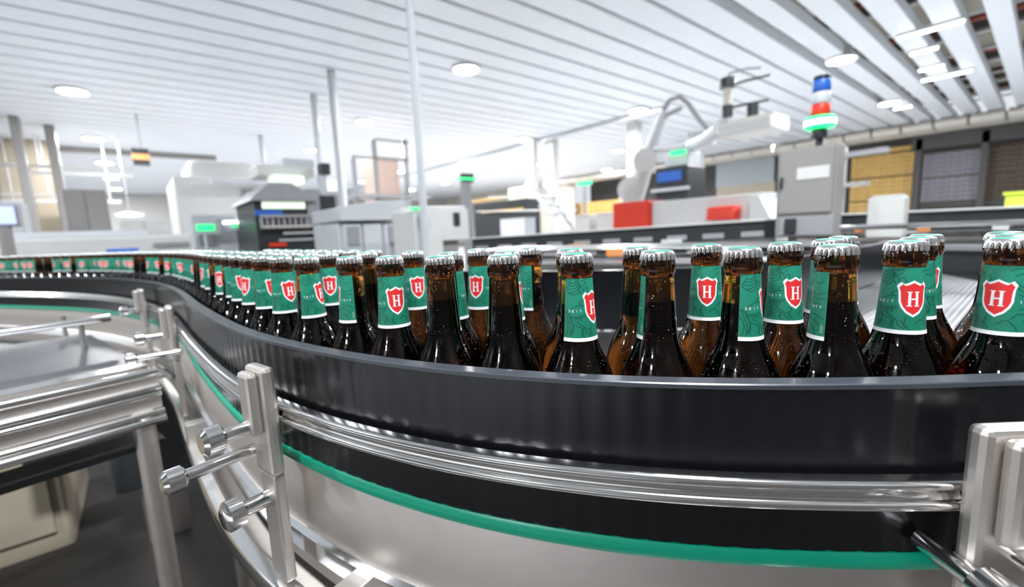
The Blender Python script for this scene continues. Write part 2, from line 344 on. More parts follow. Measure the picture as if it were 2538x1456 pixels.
# ------------------------------------------------------------------ guard brackets
def near(px, py, z):
    q = at_z(px, py, ZC+z); d = ((FRONT[:, 0]-q.x)**2+(FRONT[:, 1]-q.y)**2); i = int(d.argmin()); return i
def bracket_at(i, label, knobs):
    p = FRONT[i]; n = Vector((FN[i][0], FN[i][1], 0)); t = Vector((-n.y, n.x, 0)); o = Vector((p[0], p[1], 0))
    b = thing('guard_bracket', (p[0]+n.x*.05, p[1]+n.y*.05, ZC-.36), label, 'bracket')
    def blk(a0, a1, b0, b1, z0, z1, name, m, bev=.004):
        MB().obox(o+n*((a0+a1)/2)+t*((b0+b1)/2)+Vector((0, 0, ZC+(z0+z1)/2)), n*((a1-a0)/2), t*((b1-b0)/2), Vector((0, 0, (z1-z0)/2))).build(name, m, b, bevel=bev)
    blk(.035, .050, -.022, .022, -.265, -.138, 'post', M['satin'], .005)
    blk(.050, .062, -.014, .014, -.215, -.142, 'face_block', M['satin'], .005)
    blk(.031, .036, -.012, .012, -.225, -.165, 'clamp_plate', M['polish'], .001)
    for (tt, zz, a0, a1, r) in knobs:
        P0 = o+n*a0+t*tt+Vector((0, 0, ZC+zz)); P1 = o+n*a1+t*tt+Vector((0, 0, ZC+zz))
        rod = MB().tube([P0, P1], r, 14).build('rod', M['polish'], b, True)
        k = (P1-P0).normalized()
        MB().tube([P1, P1+k*.004, P1+k*.018, P1+k*.022], [r*1.1, r*1.9, r*1.9, r*1.3], 16).build('clamp_knob', M['polish'], b, True)
    blk(.035, .048, -.018, .018, -.40, -.265, 'stem', M['satin'], .003)
    return b
i1 = near(665, 900, -.139); i2 = near(2400, 1020, -.139)
bracket_at(i1, 'steel guard bracket at the left bend of the black guard', [(0, -.205, .04, .085, .008), (-.03, -.245, .02, .115, .007), (.0, -.295, .04, .075, .009)])
bracket_at(i2, 'large blurred steel guard bracket by the end of the ridged rail', [(0, -.222, .04, .075, .008), (-.03, -.235, .02, .06, .007)])
i3 = near(470, 760, -.13)
bracket_at(i3+14, 'smaller steel guard bracket farther up the bend beside the side conveyor', [(0, -.205, .04, .09, .008), (.02, -.245, .03, .11, .007)])
bracket_at(i3+75, 'distant steel guard bracket on the far left stretch of the guard', [(0, -.205, .04, .08, .008)])

# ------------------------------------------------------------------ straight side conveyor on the left
sc_ = thing('side_conveyor', (-.6, 1.3, ZC-.55), 'straight stainless conveyor running in from the left edge to the bend', 'conveyor')
dx = Vector((math.cos(R(12)), math.sin(R(12)), 0)); dy = Vector((-dx.y, dx.x, 0)); O = Vector((.0, 1.20, ZC))
def bar(name, m, yo, z0, z1, th, x0=-2.6, x1=.0, parent=sc_, r=None):
    c = O+dx*((x0+x1)/2)+dy*yo+Vector((0, 0, (z0+z1)/2))
    if r: mb = MB().tube([O+dx*x0+dy*yo+Vector((0, 0, z0)), O+dx*x1+dy*yo+Vector((0, 0, z0))], r, 12)
    else: mb = MB().obox(c, dx*((x1-x0)/2), dy*(th/2), Vector((0, 0, (z1-z0)/2)))
    return mb.build(name, m, parent, bool(r), 0 if r else .002)
bar('belt', M['bed'], .43, -.292, -.285, .80, x1=.02)
bar('side_frame', M['satin'], .0, -.345, -.268, .012)
bar('edge_tube', M['polish'], -.004, -.266, 0, 0, r=.009)
bar('edge_tube', M['polish'], -.010, -.298, 0, 0, r=.006)
bar('edge_tube', M['polish'], -.010, -.312, 0, 0, r=.005)
bar('edge_tube', M['polish'], -.014, -.350, 0, 0, r=.006)
bar('edge_tube', M['polish'], -.016, -.366, 0, 0, r=.009)
bar('belt_edge', M['polish'], .085, -.284, -.262, .05)
bar('chain', M['satin'], .03, -.290, -.282, .03)
bar('under_tray', M['blackm'], .06, -.43, -.42, .10)
bar('guide_rail', M['polish'], .55, -.205, 0, 0, r=.010, x1=.03)
bar('guide_rail', M['polish'], .86, -.215, 0, 0, r=.009, x1=-.22)
bar('guide_rail', M['polish'], 1.05, -.20, 0, 0, r=.008, x1=-.35)
bar('rear_frame', M['steel'], .84, -.34, -.28, .012)
for a in (-2.6, -.035):
    for q in ((.0, .8) if a < -1 else (.0,)):
        P = O+dx*a+dy*q; MB().tube([(P.x, P.y, 0), (P.x, P.y, ZC-.345)], .019, 12).lathe([(.05, 0), (.05, .012), (.026, .03)], 14, (P.x, P.y, 0)).build('leg', M['satin'], sc_, True)
    P0 = O+dx*a; P1 = O+dx*a+dy*.8
    if a < -1: MB().tube([(P0.x, P0.y, .35), (P1.x, P1.y, .35)], .018, 10).build('cross_tube', M['satin'], sc_, True)
    for q, zz in ((.55, -.205), (.86, -.215)):
        P = O+dx*a+dy*q; MB().tube([(P.x, P.y, ZC-.29), (P.x, P.y, ZC+zz)], .007, 8).build('rail_post', M['steel'], sc_, True)
# drive motor and cable duct under it
tag(MB().box(-2.4, 3.0, -2.9, 5.2, 0, .012).build('floor_shade_sheet', M['mat']), 'large dark sheet added as shade on the floor under the conveyors', 'mat')  # added sheet: darkens the floor like shade and dims reflections
mt = thing('drive_motor', (-.05, 2.6, .012), 'dark grey drive gearbox on a stand below the side conveyor', 'motor')
MB().rbox(-.20, .12, 2.45, 2.75, .30, .75, .03).build('housing', M['blackm'], mt, True)
MB().tube([(-.20, 2.6, .52), (-.45, 2.6, .52)], .085, 20).build('motor_can', M['blackm'], mt, True)
MB().box(-.12, .04, 2.5, 2.7, .012, .30).build('stand', M['satin'], mt, bevel=.004)
tb = thing('tool_cart', (-1.5, 3.0, .012), 'tan sheet-metal cabinet on the floor below the side conveyor', 'cabinet')
MB().rbox(-2.4, -.38, 2.75, 3.5, .012, .72, .02).build('body', M['tan'], tb, True)
MB().box(-2.35, -1.5, 2.735, 2.75, .1, .66).build('door', M['tan'], tb, bevel=.003)
MB().box(-1.45, -.43, 2.735, 2.75, .1, .66).build('door', M['tan'], tb, bevel=.003)

# ------------------------------------------------------------------ bottles
TOP = .260
# glass profile (radius, height), millimetres from the base
GP = [(24, 2), (30, 0), (33.2, 3), (33.75, 8), (33.75, 128), (33.5, 136), (32.6, 143), (31.0, 150), (28.6, 157), (25.6, 164), (22.8, 170), (20.2, 175.5), (18.3, 181), (17.1, 186), (16.4, 192), (15.8, 200),
      (15.2, 209), (14.5, 220), (13.9, 230), (13.4, 238), (13.3, 240), (14.2, 241.2), (14.7, 243), (14.9, 246), (14.6, 249.5), (13.9, 252), (13.3, 254), (13.2, 257.5), (12.0, 258.5)]
FILL = 216.5
def rad(zmm):
    for (a, b), (c, d) in zip(GP, GP[1:]):
        if b <= zmm <= d and d > b: return a+(c-a)*(zmm-b)/(d-b)
    return 13
def bottle_mesh(n, fillmm):
    gp = sorted(set([(round(rad(fillmm), 3), fillmm)]+[p for p in GP[2:]]), key=lambda p: p[1]); gp = GP[:2]+gp
    vs = []; fs = []; mi = []
    rings = gp
    for r, z in rings:
        for k in range(n): a = 2*math.pi*k/n; vs.append((r*math.cos(a)/1000, r*math.sin(a)/1000, z/1000))
    for i in range(len(rings)-1):
        for k in range(n):
            a, b = i*n+k, i*n+(k+1) % n; fs.append((a, b, b+n, a+n)); mi.append(1 if rings[i+1][1] <= fillmm or rings[i][1] >= 238 else 0)
    fs.append(tuple(reversed(range(n)))); mi.append(1)
    fs.append(tuple(range((len(rings)-1)*n, len(rings)*n))); mi.append(0)
    # air space above the beer (faces turned inwards)
    cav = [(rad(fillmm)-2.6, fillmm)]+[(r-2.6 if z < 240 else 9.5, z) for r, z in gp if fillmm+2 < z < 256]
    b0 = len(vs)
    for r, z in cav:
        for k in range(n): a = 2*math.pi*k/n; vs.append((r*math.cos(a)/1000, r*math.sin(a)/1000, z/1000))
    for i in range(len(cav)-1):
        for k in range(n):
            a, b = b0+i*n+k, b0+i*n+(k+1) % n; fs.append((a, a+n, b+n, b)); mi.append(2)
    fs.append(tuple(b0+k for k in range(n))); mi.append(2)
    e = b0+(len(cav)-1)*n; fs.append(tuple(reversed([e+k for k in range(n)]))); mi.append(2)
    me = bpy.data.meshes.new('glass'); me.from_pydata(vs, [], fs)
    for k in ('amber', 'beer', 'air'): me.materials.append(M[k])
    me.polygons.foreach_set('material_index', mi); me.polygons.foreach_set('use_smooth', [True]*len(fs)); me.set_sharp_from_angle(angle=R(50)); return me
# --- neck label artwork, drawn in millimetres (u to the right of the shield's centre, v down from the top)
def art(x, y):                                # sketch units of the ornament -> label millimetres
    a = max(-.999, min(.999, (x-340)/245)); return ((math.asin(a)-R(60))*15.0, (y-490)*.0607)
ST = [[(235, 540), (215, 580), (190, 620), (195, 665), (240, 700), (300, 720), (350, 690), (375, 640), (365, 560), (350, 490)], [(215, 580), (260, 600), (310, 580), (345, 530), (350, 490)],
      [(190, 620), (250, 640), (320, 620), (358, 560)], [(220, 690), (290, 680), (345, 640), (370, 590)], [(235, 540), (270, 560), (300, 550), (330, 520)],
      [(380, 560), (400, 600), (440, 580), (470, 540)], [(400, 530), (440, 520), (480, 500)], [(385, 590), (370, 660), (400, 700)], [(410, 610), (430, 660), (450, 690)], [(440, 640), (480, 620), (500, 680)],
      [(415, 800), (360, 835), (400, 870)], [(170, 970), (240, 940), (300, 890), (360, 870), (420, 875)], [(240, 1020), (330, 1030), (430, 1005)], [(240, 1045), (340, 1050), (440, 1030)],
      [(240, 1040), (260, 1100), (310, 1150), (380, 1180), (400, 1220), (380, 1280), (430, 1310)], [(300, 1050), (305, 1100)], [(340, 1045), (345, 1090)], [(380, 1045), (390, 1085)],
      [(330, 1100), (400, 1160), (440, 1200), (450, 1260), (500, 1300)], [(420, 1180), (400, 1290)], [(510, 1150), (500, 1260), (530, 1300)], [(470, 1200), (520, 1290)],
      [(175, 975), (220, 1000), (240, 1060), (270, 1130), (275, 1200), (240, 1290)], [(190, 1000), (220, 1090), (245, 1180), (235, 1300)], [(170, 1040), (205, 1130), (215, 1220), (190, 1310)],
      [(240, 940), (230, 1000), (265, 1100), (285, 1190), (265, 1290)]]
strokes = [[art(*p) for p in s] for s in ST]
strokes += [[(9, 8), (13, 6), (18, 9), (24, 8)], [(10, 13), (15, 17), (20, 18), (26, 16)], [(11, 17), (17, 21), (26, 21)], [(12, 22), (18, 25), (25, 30)], [(13, 33), (19, 34), (26, 37)],
            [(8, 41), (12, 37), (17, 38), (23, 42)], [(2, 45), (6, 42), (10, 46), (12, 50)], [(15, 42), (19, 46), (21, 50)], [(6, 4), (12, 2), (17, 4)]]
def seg(U, V, a, b):
    (x0, y0), (x1, y1) = a, b; dx_, dy_ = x1-x0, y1-y0; L2 = dx_*dx_+dy_*dy_+1e-9
    t = np.clip(((U-x0)*dx_+(V-y0)*dy_)/L2, 0, 1); return np.hypot(U-x0-t*dx_, V-y0-t*dy_)
def inpoly(U, V, P):
    c = np.zeros(U.shape, bool); n = len(P)
    for i in range(n):
        (x0, y0), (x1, y1) = P[i], P[(i+1) % n]
        if y0 == y1: continue
        c ^= ((V > y0) != (V > y1)) & (U < (x1-x0)*(V-y0)/(y1-y0)+x0)
    return c
def curve(P, k=6):
    P = [np.array(p, float) for p in P]; P = [2*P[0]-P[1]]+P+[2*P[-1]-P[-2]]; o = []
    for i in range(1, len(P)-2):
        for j in range(k):
            t = j/k; p0, p1, p2, p3 = P[i-1:i+3]; o.append(tuple(.5*((2*p1)+(-p0+p2)*t+(2*p0-5*p1+4*p2-p3)*t*t+(-p0+3*p1-3*p2+p3)*t**3)))
    return o+[tuple(P[-2])]
half = [(0, 10.4), (3.5, 12.3), (6.2, 13.3), (8.6, 11.6), (11.2, 14.8), (9.9, 18.5), (9.5, 23), (9.2, 28), (7.6, 32.5), (4.6, 36.8), (0, 40.2)]
shield = half+[(-x, y) for x, y in half[-2:0:-1]]
inner = [(x*.845, 25.0+(y-25.0)*.865) for x, y in shield]
FONT = {'S': [[(1, .12), (.75, 0), (.3, 0), (.05, .22), (.3, .46), (.7, .54), (.95, .78), (.7, 1), (.25, 1), (0, .88)]], 'E': [[(1, 0), (0, 0), (0, 1), (1, 1)], [(0, .5), (.8, .5)]], 'I': [[(.5, 0), (.5, 1)]], 'T': [[(0, 0), (1, 0)], [(.5, 0), (.5, 1)]],
        '1': [[(.25, .25), (.6, 0), (.6, 1)]], '8': [[(.5, .48), (.12, .25), (.5, 0), (.88, .25), (.5, .48), (.05, .75), (.5, 1), (.95, .75), (.5, .48)]], '7': [[(0, 0), (1, 0), (.35, 1)]], '9': [[(.9, .3), (.5, 0), (.1, .3), (.5, .55), (.9, .3), (.8, .75), (.4, 1)]]}
def text_segs(s, u0_, v0_, wch, h, pitch):
    o = []
    for i, ch in enumerate(s):
        for st in FONT[ch]: o.append([(u0_+i*pitch+x*wch, v0_+y_*h) for x, y_ in st])
    return o
TXT = text_segs('SEIT', -23.3, 26.8, 1.3, 1.9, 3.2)+text_segs('1879', 12.6, 26.8, 1.3, 1.9, 3.2)
MICRO = [[(24.2+(k % 3)*.25, 42+k*.75), (25.8+(k*7 % 4)*.1, 42+k*.75)] for k in range(9)]
UH = 27.6
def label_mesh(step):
    nu = int(2*UH/step)+1; nv = int(54/step)+1
    U, V = np.meshgrid(np.linspace(-UH, UH, nu), np.linspace(0, 54, nv))
    ink = np.zeros((nv, nu, 3)); hh = 2*UH/(nu-1)
    for su, sv in ((-.25, -.25), (.25, -.25), (-.25, .25), (.25, .25)):
        u, v = U+su*hh, V+sv*hh
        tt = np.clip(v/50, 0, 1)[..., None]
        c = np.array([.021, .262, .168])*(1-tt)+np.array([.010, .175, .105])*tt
        d = np.full(u.shape, 9.)
        for s in strokes:
            s = curve(s, 4)
            for a, b in zip(s, s[1:]): d = np.minimum(d, seg(u, v, a, b))
        k = np.clip((.62-d)/.3, 0, 1)[..., None]; c = c*(1-.52*k)
        d = np.full(u.shape, 9.)
        for s in TXT:
            for a, b in zip(s, s[1:]): d = np.minimum(d, seg(u, v, a, b))
        k = (d < .17)[..., None]; c = np.where(k, .8, c)
        d = np.full(u.shape, 9.)
        for s in MICRO: d = np.minimum(d, seg(u, v, s[0], s[1]))
        c = np.where((d < .14)[..., None], .45, c)
        c = np.where(inpoly(u, v, shield)[..., None], .86, c); c = np.where(inpoly(u, v, inner)[..., None], np.array([.74, .030, .032]), c)
        Hm = np.zeros(u.shape, bool)
        for x0, x1, y0, y1 in ((-3.4, -1.5, 19.6, 31.2), (1.5, 3.4, 19.6, 31.2), (-2, 2, 24.9, 26.0), (-4.3, -.8, 19.4, 20.1), (.8, 4.3, 19.4, 20.1), (-4.3, -.8, 30.7, 31.4), (.8, 4.3, 30.7, 31.4)):
            Hm |= (u > x0) & (u < x1) & (v > y0) & (v < y1)
        c = np.where(Hm[..., None], .86, c); c = np.where((v > 50.9)[..., None], .85, c)
        ink += c/4
    Z = 239.4-V; rr = np.vectorize(rad)(Z)+.25; A = U/15.0
    co = np.stack([rr*np.cos(A), rr*np.sin(A), Z], -1).reshape(-1, 3)/1000
    idx = np.arange(nu*nv).reshape(nv, nu); q = np.stack([idx[:-1, :-1], idx[1:, :-1], idx[1:, 1:], idx[:-1, 1:]], -1).reshape(-1, 4)
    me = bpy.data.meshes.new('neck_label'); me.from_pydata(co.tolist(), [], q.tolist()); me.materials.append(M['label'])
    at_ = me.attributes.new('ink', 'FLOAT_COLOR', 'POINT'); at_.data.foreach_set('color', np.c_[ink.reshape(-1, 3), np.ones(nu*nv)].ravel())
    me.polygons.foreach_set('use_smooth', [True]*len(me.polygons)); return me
# the crown cap: fluted skirt and printed disc
def cap_mesh(n):
    prof = [(14.2, 252.4), (14.5, 252.6), (14.35, 254), (14.1, 256), (13.7, 257.8), (13.0, 259.0), (12.3, 259.7), (11.9, 259.95)]
    mb = MB()
    def rf(r, z, a):
        k = max(0, min(1, (258.2-z*1000)/3.0)); return r*(1+(.060*k*math.cos(21*a)-.03*k))
    mb.lathe([(a/1000, b/1000) for a, b in prof], n, rfun=rf)
    me_o = mb.build('cap', M['cap'], None, True); me = me_o.data; bpy.data.objects.remove(me_o); return me
def disc_mesh(n):
    mb = MB(); mb.lathe([(.0119, .25995), (.0115, .26020), (.0085, .26070), (.0002, .26100)], n)
    for k in range(n*3): mb.m[k] = 0
    mb.lathe([(.0045, .26085), (.0040, .26100), (.0002, .26112)], n, m=1)
    o = mb.build('cap_print', [M['capgreen'], M['cap']], None, True); me = o.data; bpy.data.objects.remove(o); return me
GM = [bottle_mesh(40, FILL+d) for d in (0, -1.5, 1.5)]
LMH, LML = label_mesh(.22), label_mesh(.6); CM, CML, DM = cap_mesh(168), cap_mesh(84), disc_mesh(36)
n_b = 0
def bottle(x, y, rz, label, group, fine=True):
    global n_b
    r = bpy.data.objects.new('beer_bottle', None); COL.objects.link(r); r.location = (x, y, ZC-.282); r.rotation_euler = (0, 0, rz)
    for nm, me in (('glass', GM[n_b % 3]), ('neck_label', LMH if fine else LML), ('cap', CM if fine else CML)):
        o = bpy.data.objects.new(nm, me); COL.objects.link(o); o.parent = r
        if nm == 'cap': d = bpy.data.objects.new('cap_print', DM); COL.objects.link(d); d.parent = o; d['label'] = 'teal printed top'
    n_b += 1; tag(r, label, 'bottle', group); return r
# (x, y on the bed, where the shield sits relative to the side facing the camera, words)
BT = [
 ('f8', 2640, 585, None, 40, 'beer bottle cut off by the right edge of the picture'),
 ('f7', 2464, 602, .512, -16, 'brown bottle with its shield facing front, nearest on the right'),
 ('f6', 2266, 612, .490, 29, 'front-row bottle with the shield near its right side, second from the right'),
 ('f5', 2052, 620, .448, -122, 'front bottle showing the right end of its green label beside bare amber glass'),
 ('f4', 1818, 626, .412, 99, 'front-row bottle half bare amber neck, half green label with a sliver of shield'),
 ('f3', 1620, 630, .397, -148, 'sharp front bottle, bare dark neck and thin strip of green label on its left'),
 ('f2', 1425, 635, .394, 60, 'sharpest front bottle whose green label reads SEIT beside a red shield with an H'),
 ('f1', 1252, 639, .406, 180, 'sharp front bottle with a fully bare neck, left of the SEIT bottle'),
 ('f0', 1101, 643, .445, 176, 'front-row bottle with a bare amber neck, second left of the SEIT bottle'),
 ('g1', 977, 647, .495, 16, 'front-row bottle with a full red shield, third left of the SEIT bottle'),
 ('g2', 869, 649, .545, -100, 'bottle with narrow green label edge and bare glass, fourth left of the SEIT bottle'),
 ('g3', 752, 647, .61, 62, 'blurred front-row bottle, fifth left of the SEIT bottle'),
 ('e', 1417, 620, .472, 150, 'bottle hidden directly behind the SEIT bottle, only its cap edge showing'),
 ('f', 1588, 621, .475, 175, 'second-row bare-necked bottle peeking out left of the thin-strip bottle'),
 ('g', 1758, 612, .485, 5, 'second-row bottle with a half-covered shield between two sharp front bottles'),
 ('h', 1933, 611, .495, 40, 'second-row bottle with a shield and glowing amber shoulder'),
 ('i', 2124, 605, .545, 4, 'second-row bottle with a front-facing shield right of the amber-necked bottle'),
 ('j', 2087, 592, .615, 70, 'third-row bottle of which only the cap shows right of centre'),
 ('k', 2294, 597, .56, 120, 'second-row bottle mostly hidden behind the second front bottle from the right'),
 ('l', 2333, 587, .625, 20, 'third-row bottle with a shield seen between the two rightmost front bottles'),
 ('m', 2462, 588, .585, 100, 'second-row bottle hidden behind the nearest right-hand bottle'),
 ('m2', 2450, 578, .66, 60, 'third-row bottle whose cap rises highest at the right'),
 ('dd', 1266, 627, .482, 90, 'second-row bottle hidden behind the bare-necked sharp bottle'),
 ('b', 1303, 619, .548, -100, 'third-row bottle with bare amber glass right of the bare-necked sharp bottle'),
 ('a', 1176, 624, .548, -22, 'third-row bottle with part of a shield left of the bare-necked sharp bottle'),
 ('c', 1139, 633, .50, 128, 'second-row bottle showing a narrow strip of green label'),
 ('A2', 1024, 631, .60, 14, 'second-row bottle with a full shield, standing tight to the third left bottle'),
 ('n', 895, 635, .68, 175, 'second-row bare amber bottle behind the fourth left bottle'),
 ('o', 806, 638, .72, -6, 'second-row bottle with a pale shield right of the blurred stretch'),
]
pos = []
for nm, px, py, dd, phi, lab in BT:
    if dd is None: q = Vector((.60, -.045, 0))
    else: q = at_D(px, py+6, dd)
    pos.append(np.array([q.x, q.y]))
pos = np.array(pos); tgt = pos.copy(); nf = len(BT)
far = []; s_ = 0; PF = FRONT; S = np.arange(len(FRONT))*.01
def lane(s, o):
    i = min(len(FRONT)-2, int(s/.01)); f = s/.01-i; p = FRONT[i]*(1-f)+FRONT[i+1]*f; return p-FN[i]*o
i0 = int(((FRONT-pos[11])**2).sum(1).argmin())*.01
k = 0
while i0+.0705*(k+1) < S[-1]-.9: far.append((lane(i0+.0705*(k+1), .0365), 0, k)); k += 1
i4 = int(((FRONT-pos[28])**2).sum(1).argmin())*.01; k = 0
while i4+.0735*(k+1) < S[-1]-2.2: far.append((lane(i4+.0735*(k+1)-.03, .098), 1, k)); k += 1
i5 = i4; k = 0
while k < 9: far.append((lane(i4-.10+.0735*(k+1), .160), 2, k)); k += 1
pos = np.vstack([pos, [a[0] for a in far]]); tgt = pos.copy()
fn = FRONT
for it in range(400):                         # let touching bottles push each other apart and off the guard
    D = pos[:, None]-pos[None]; d = np.hypot(D[..., 0], D[..., 1])+np.eye(len(pos)); ov = np.clip(.0682-d, 0, None)
    pos = pos+(D/d[..., None]*(ov*.42)[..., None]).sum(1)
    dg = ((pos[:, None]-fn[None])**2).sum(2); j = dg.argmin(1); nrm = FN[j]; sd = ((fn[j]-pos)*nrm).sum(1)
    pos = pos-nrm*np.clip(.0345-sd, 0, None)[:, None]
    if it < 300: pos = pos+(tgt-pos)*.02
names1 = ['nearest the blurred stretch', 'on the bend']
ORD = 'first second third fourth fifth sixth seventh eighth ninth tenth eleventh twelfth thirteenth fourteenth fifteenth sixteenth seventeenth eighteenth nineteenth twentieth'.split()
SH = {0: [30, -40, 150, 20, -60, 100, -100, 10]}
for i in range(len(pos)):
    x, y = pos[i]; face = math.atan2(-y, -x)
    if i < nf:
        bottle(x, y, face+R(BT[i][4]), BT[i][5], 'beer bottles crowding the curved conveyor')
    else:
        _, row, k = far[i-nf]
        phi = [30, -35, 160, 10, -75, 40, 110, -15, 60, 175, -50, 5][(k*5+row*3) % 12] if not (row == 0 and k == 0) else 30
        near_far = 'on the far left stretch' if y > 1.75 else 'along the bend'
        if row == 0: lab = 'guard-side beer bottle %s, %s past the fifth left bottle' % (near_far, ORD[k] if k < 20 else '%d places' % (k+1))
        elif row == 1: lab = 'inner-row beer bottle %s, %s past the pale-shield bottle' % (near_far, ORD[k] if k < 20 else '%d places' % (k+1))
        else: lab = 'innermost-row beer bottle by the bend, %s counting leftwards' % ORD[k]
        bottle(x, y, face+R(phi), lab, 'beer bottles crowding the curved conveyor', fine=False)
print('bottles', len(pos))

# ------------------------------------------------------------------ hall equipment
def rng(x0, x1, y0, y1, X=None, Y=None):
    xm, ym = (x0+x1)/2, (y0+y1)/2
    if Y is not None: return at_Y(x0, ym, Y).x, at_Y(x1, ym, Y).x, at_Y(xm, y1, Y).z, at_Y(xm, y0, Y).z
    return at_X(x1, ym, X).y, at_X(x0, ym, X).y, at_X(xm, y1, X).z, at_X(xm, y0, X).z
def bx(name, x0, x1, y0, y1, m, parent=None, X=None, Y=None, dep=.5, floor=False, r=0, off=0, bev=.006):
    a, b, z0, z1 = rng(x0, x1, y0, y1, X, Y); z0 = 0.0 if floor else z0
    mb = MB()
    if Y is not None: c = (a, b, Y+off, Y+off+dep, z0, z1)
    else: c = (X+off, X+off+dep, a, b, z0, z1)
    if r: mb.rbox(*c, r)
    else: mb.box(*c)
    return mb.build(name, m, parent, bool(r), 0 if r else bev)
def tb_(name, P, r, m, parent=None, n=12): return MB().tube(P, r, n).build(name, m, parent, True)
def root_at(name, px, py, label, cat, X=None, Y=None, group=None):
    q = at_Y(px, py, Y) if Y is not None else at_X(px, py, X)
    return thing(name, (q.x, q.y, 0), label, cat, group)

# dark filling machine
Y0 = 6.5
t = root_at('filling_machine', 720, 560, 'dark green-black filling machine with lit windows and a hooded top', 'machine', Y=Y0)
bx('base', 640, 830, 560, 640, M['blackm'], t, Y=Y0, dep=1.5, floor=True)
bx('body', 632, 765, 500, 565, M['blackm'], t, Y=Y0, dep=1.3)
a, b, z0, z1 = rng(612, 780, 455, 500, Y=Y0)
MB().prism([(a, z0), (b, z0), (b-.1, z0+.1), (a+(b-a)*.62, z1), (a+(b-a)*.30, z1), (a+.05, z0+.06)], 1, Y0-.1, Y0+1.4).build('hood', M['grey'], t, bevel=.01)
bx('window', 648, 755, 501, 518, M['winlit'], t, Y=Y0, dep=.02, off=-.03)
bx('control_panel', 630, 698, 522, 536, M['blue'], t, Y=Y0, dep=.04, off=-.05)
bx('column', 795, 835, 485, 600, M['blackm'], t, Y=Y0, dep=.4)
bx('side_cover', 762, 797, 470, 600, M['grey'], t, Y=Y0, dep=.5)
bx('upper_pane', 690, 770, 428, 448, M['winlit'], t, Y=Y0, dep=.3, off=.3)
bx('upper_housing', 655, 800, 400, 428, M['white'], t, Y=Y0, dep=.6, off=.4)
bx('top_box', 720, 800, 383, 402, M['lgrey'], t, Y=Y0, dep=.5, off=.4)
bx('camera_box', 803, 825, 402, 430, M['blackm'], t, Y=Y0, dep=.2, off=.1)
bx('mast', 802, 820, 430, 490, M['lgrey'], t, Y=Y0, dep=.12, off=.15)
bx('inner_shelf', 700, 790, 575, 580, M['white'], t, Y=Y0, dep=.05, off=-.06)
bx('inner_shelf', 690, 780, 592, 597, M['lgrey'], t, Y=Y0, dep=.05, off=-.06)
for k in range(9):
    q = at_Y(648+k*14, 548, Y0-.12); MB().tube([(q.x, Y0-.12, q.z-.10), (q.x, Y0-.12, q.z+.05)], .022, 10).build('filling_nozzle', M['steel' if k % 2 else 'grey'], t, True)
bx('carousel_ring', 640, 768, 534, 541, M['grey'], t, Y=Y0, dep=.1, off=-.17); bx('carousel_ring', 645, 765, 560, 566, M['satin'], t, Y=Y0, dep=.1, off=-.17)
bx('red_valve', 665, 708, 602, 612, M['red'], t, Y=Y0, dep=.06, off=-.08)
bx('side_pane', 822, 853, 440, 468, M['winlit'], t, Y=Y0, dep=.05, off=.3)
t = root_at('inspection_unit', 560, 580, 'pale grey machine block with a dark lower port left of the filling machine', 'machine', Y=8.5)
bx('body', 480, 636, 532, 640, M['lgrey'], t, Y=8.5, dep=1.4, floor=True)
bx('port', 540, 590, 545, 600, M['grey'], t, Y=8.5, dep=.03, off=-.04)
bx('port', 492, 530, 560, 610, M['grey'], t, Y=8.5, dep=.03, off=-.04)
bx('light_bar', 552, 622, 549, 554, M['tube'], t, Y=8.5, dep=.04, off=-.06)
t = root_at('bottle_washer', 560, 500, 'tall white hooded machine standing far behind the grey machine block', 'machine', Y=14)
bx('body', 440, 690, 440, 600, M['white'], t, Y=14, dep=3, floor=True, bev=.05)
bx('hood', 470, 650, 392, 440, M['white'], t, Y=14, dep=2, off=.5, r=.25)
bx('gantry', 520, 740, 452, 462, M['lgrey'], t, Y=14, dep=.3, off=-.5)
bx('vent', 600, 660, 470, 500, M['grey'], t, Y=14, dep=.05, off=-.06)
for (x0, x1, y0, y1, Yp, l) in ((487, 532, 557, 572, 8.0, 'green-lit display on a pale arm left of the dark machine'), (572, 620, 556, 562, 8.3, 'thin green status light beside the dark machine')):
    t = root_at('status_display', x0, y1, l, 'display', Y=Yp)
    bx('casing', x0-4, x1+14, y0-3, y1+8, M['lgrey'], t, Y=Yp, dep=.06); bx('screen', x0, x1, y0, y1, M['gglow'], t, Y=Yp, dep=.01, off=-.02)
    q = at_Y((x0+x1)/2, y1+8, Yp); tb_('stand', [(q.x, Yp+.03, 0), (q.x, Yp+.03, q.z)], .025, M['lgrey'], t)
# light cabinets
t = root_at('machine_cabinet', 930, 600, 'wide light grey cabinet with a sloping top and panelled front', 'cabinet', Y=5.0)
a, b, z0, z1 = rng(838, 1015, 495, 640, Y=5.0)
zs = at_Y(900, 548, 5.0).z; zm = at_Y(850, 515, 5.0).z
MB().prism([(a, zs), (b, zs), (b, z1), (a+(b-a)*.5, z1-.02), (a, zm)], 1, 4.9, 5.9).build('sloped_top', M['lgrey'], t, bevel=.01)
MB().box(a, b, 5.0, 5.9, 0, zs-.02).build('body', M['lgrey'], t, bevel=.01)
for x0, x1 in ((850, 895), (900, 945), (950, 1010)): bx('door', x0, x1, 556, 640, M['lgrey'], t, Y=5.0, dep=.03, off=-.035, bev=.01)
bx('window', 858, 888, 562, 610, M['grey'], t, Y=5.0, dep=.01, off=-.048); bx('window', 960, 985, 560, 610, M['grey'], t, Y=5.0, dep=.01, off=-.048)
t = root_at('labelling_head', 1090, 600, 'bright white machine head with a black slot on a broad white stand', 'machine', Y=4.0)
bx('stand', 1030, 1098, 520, 660, M['white'], t, Y=4.0, dep=.5, floor=True, bev=.012)
bx('head', 1098, 1166, 518, 596, M['white'], t, Y=4.0, dep=.42, off=.03, bev=.012)
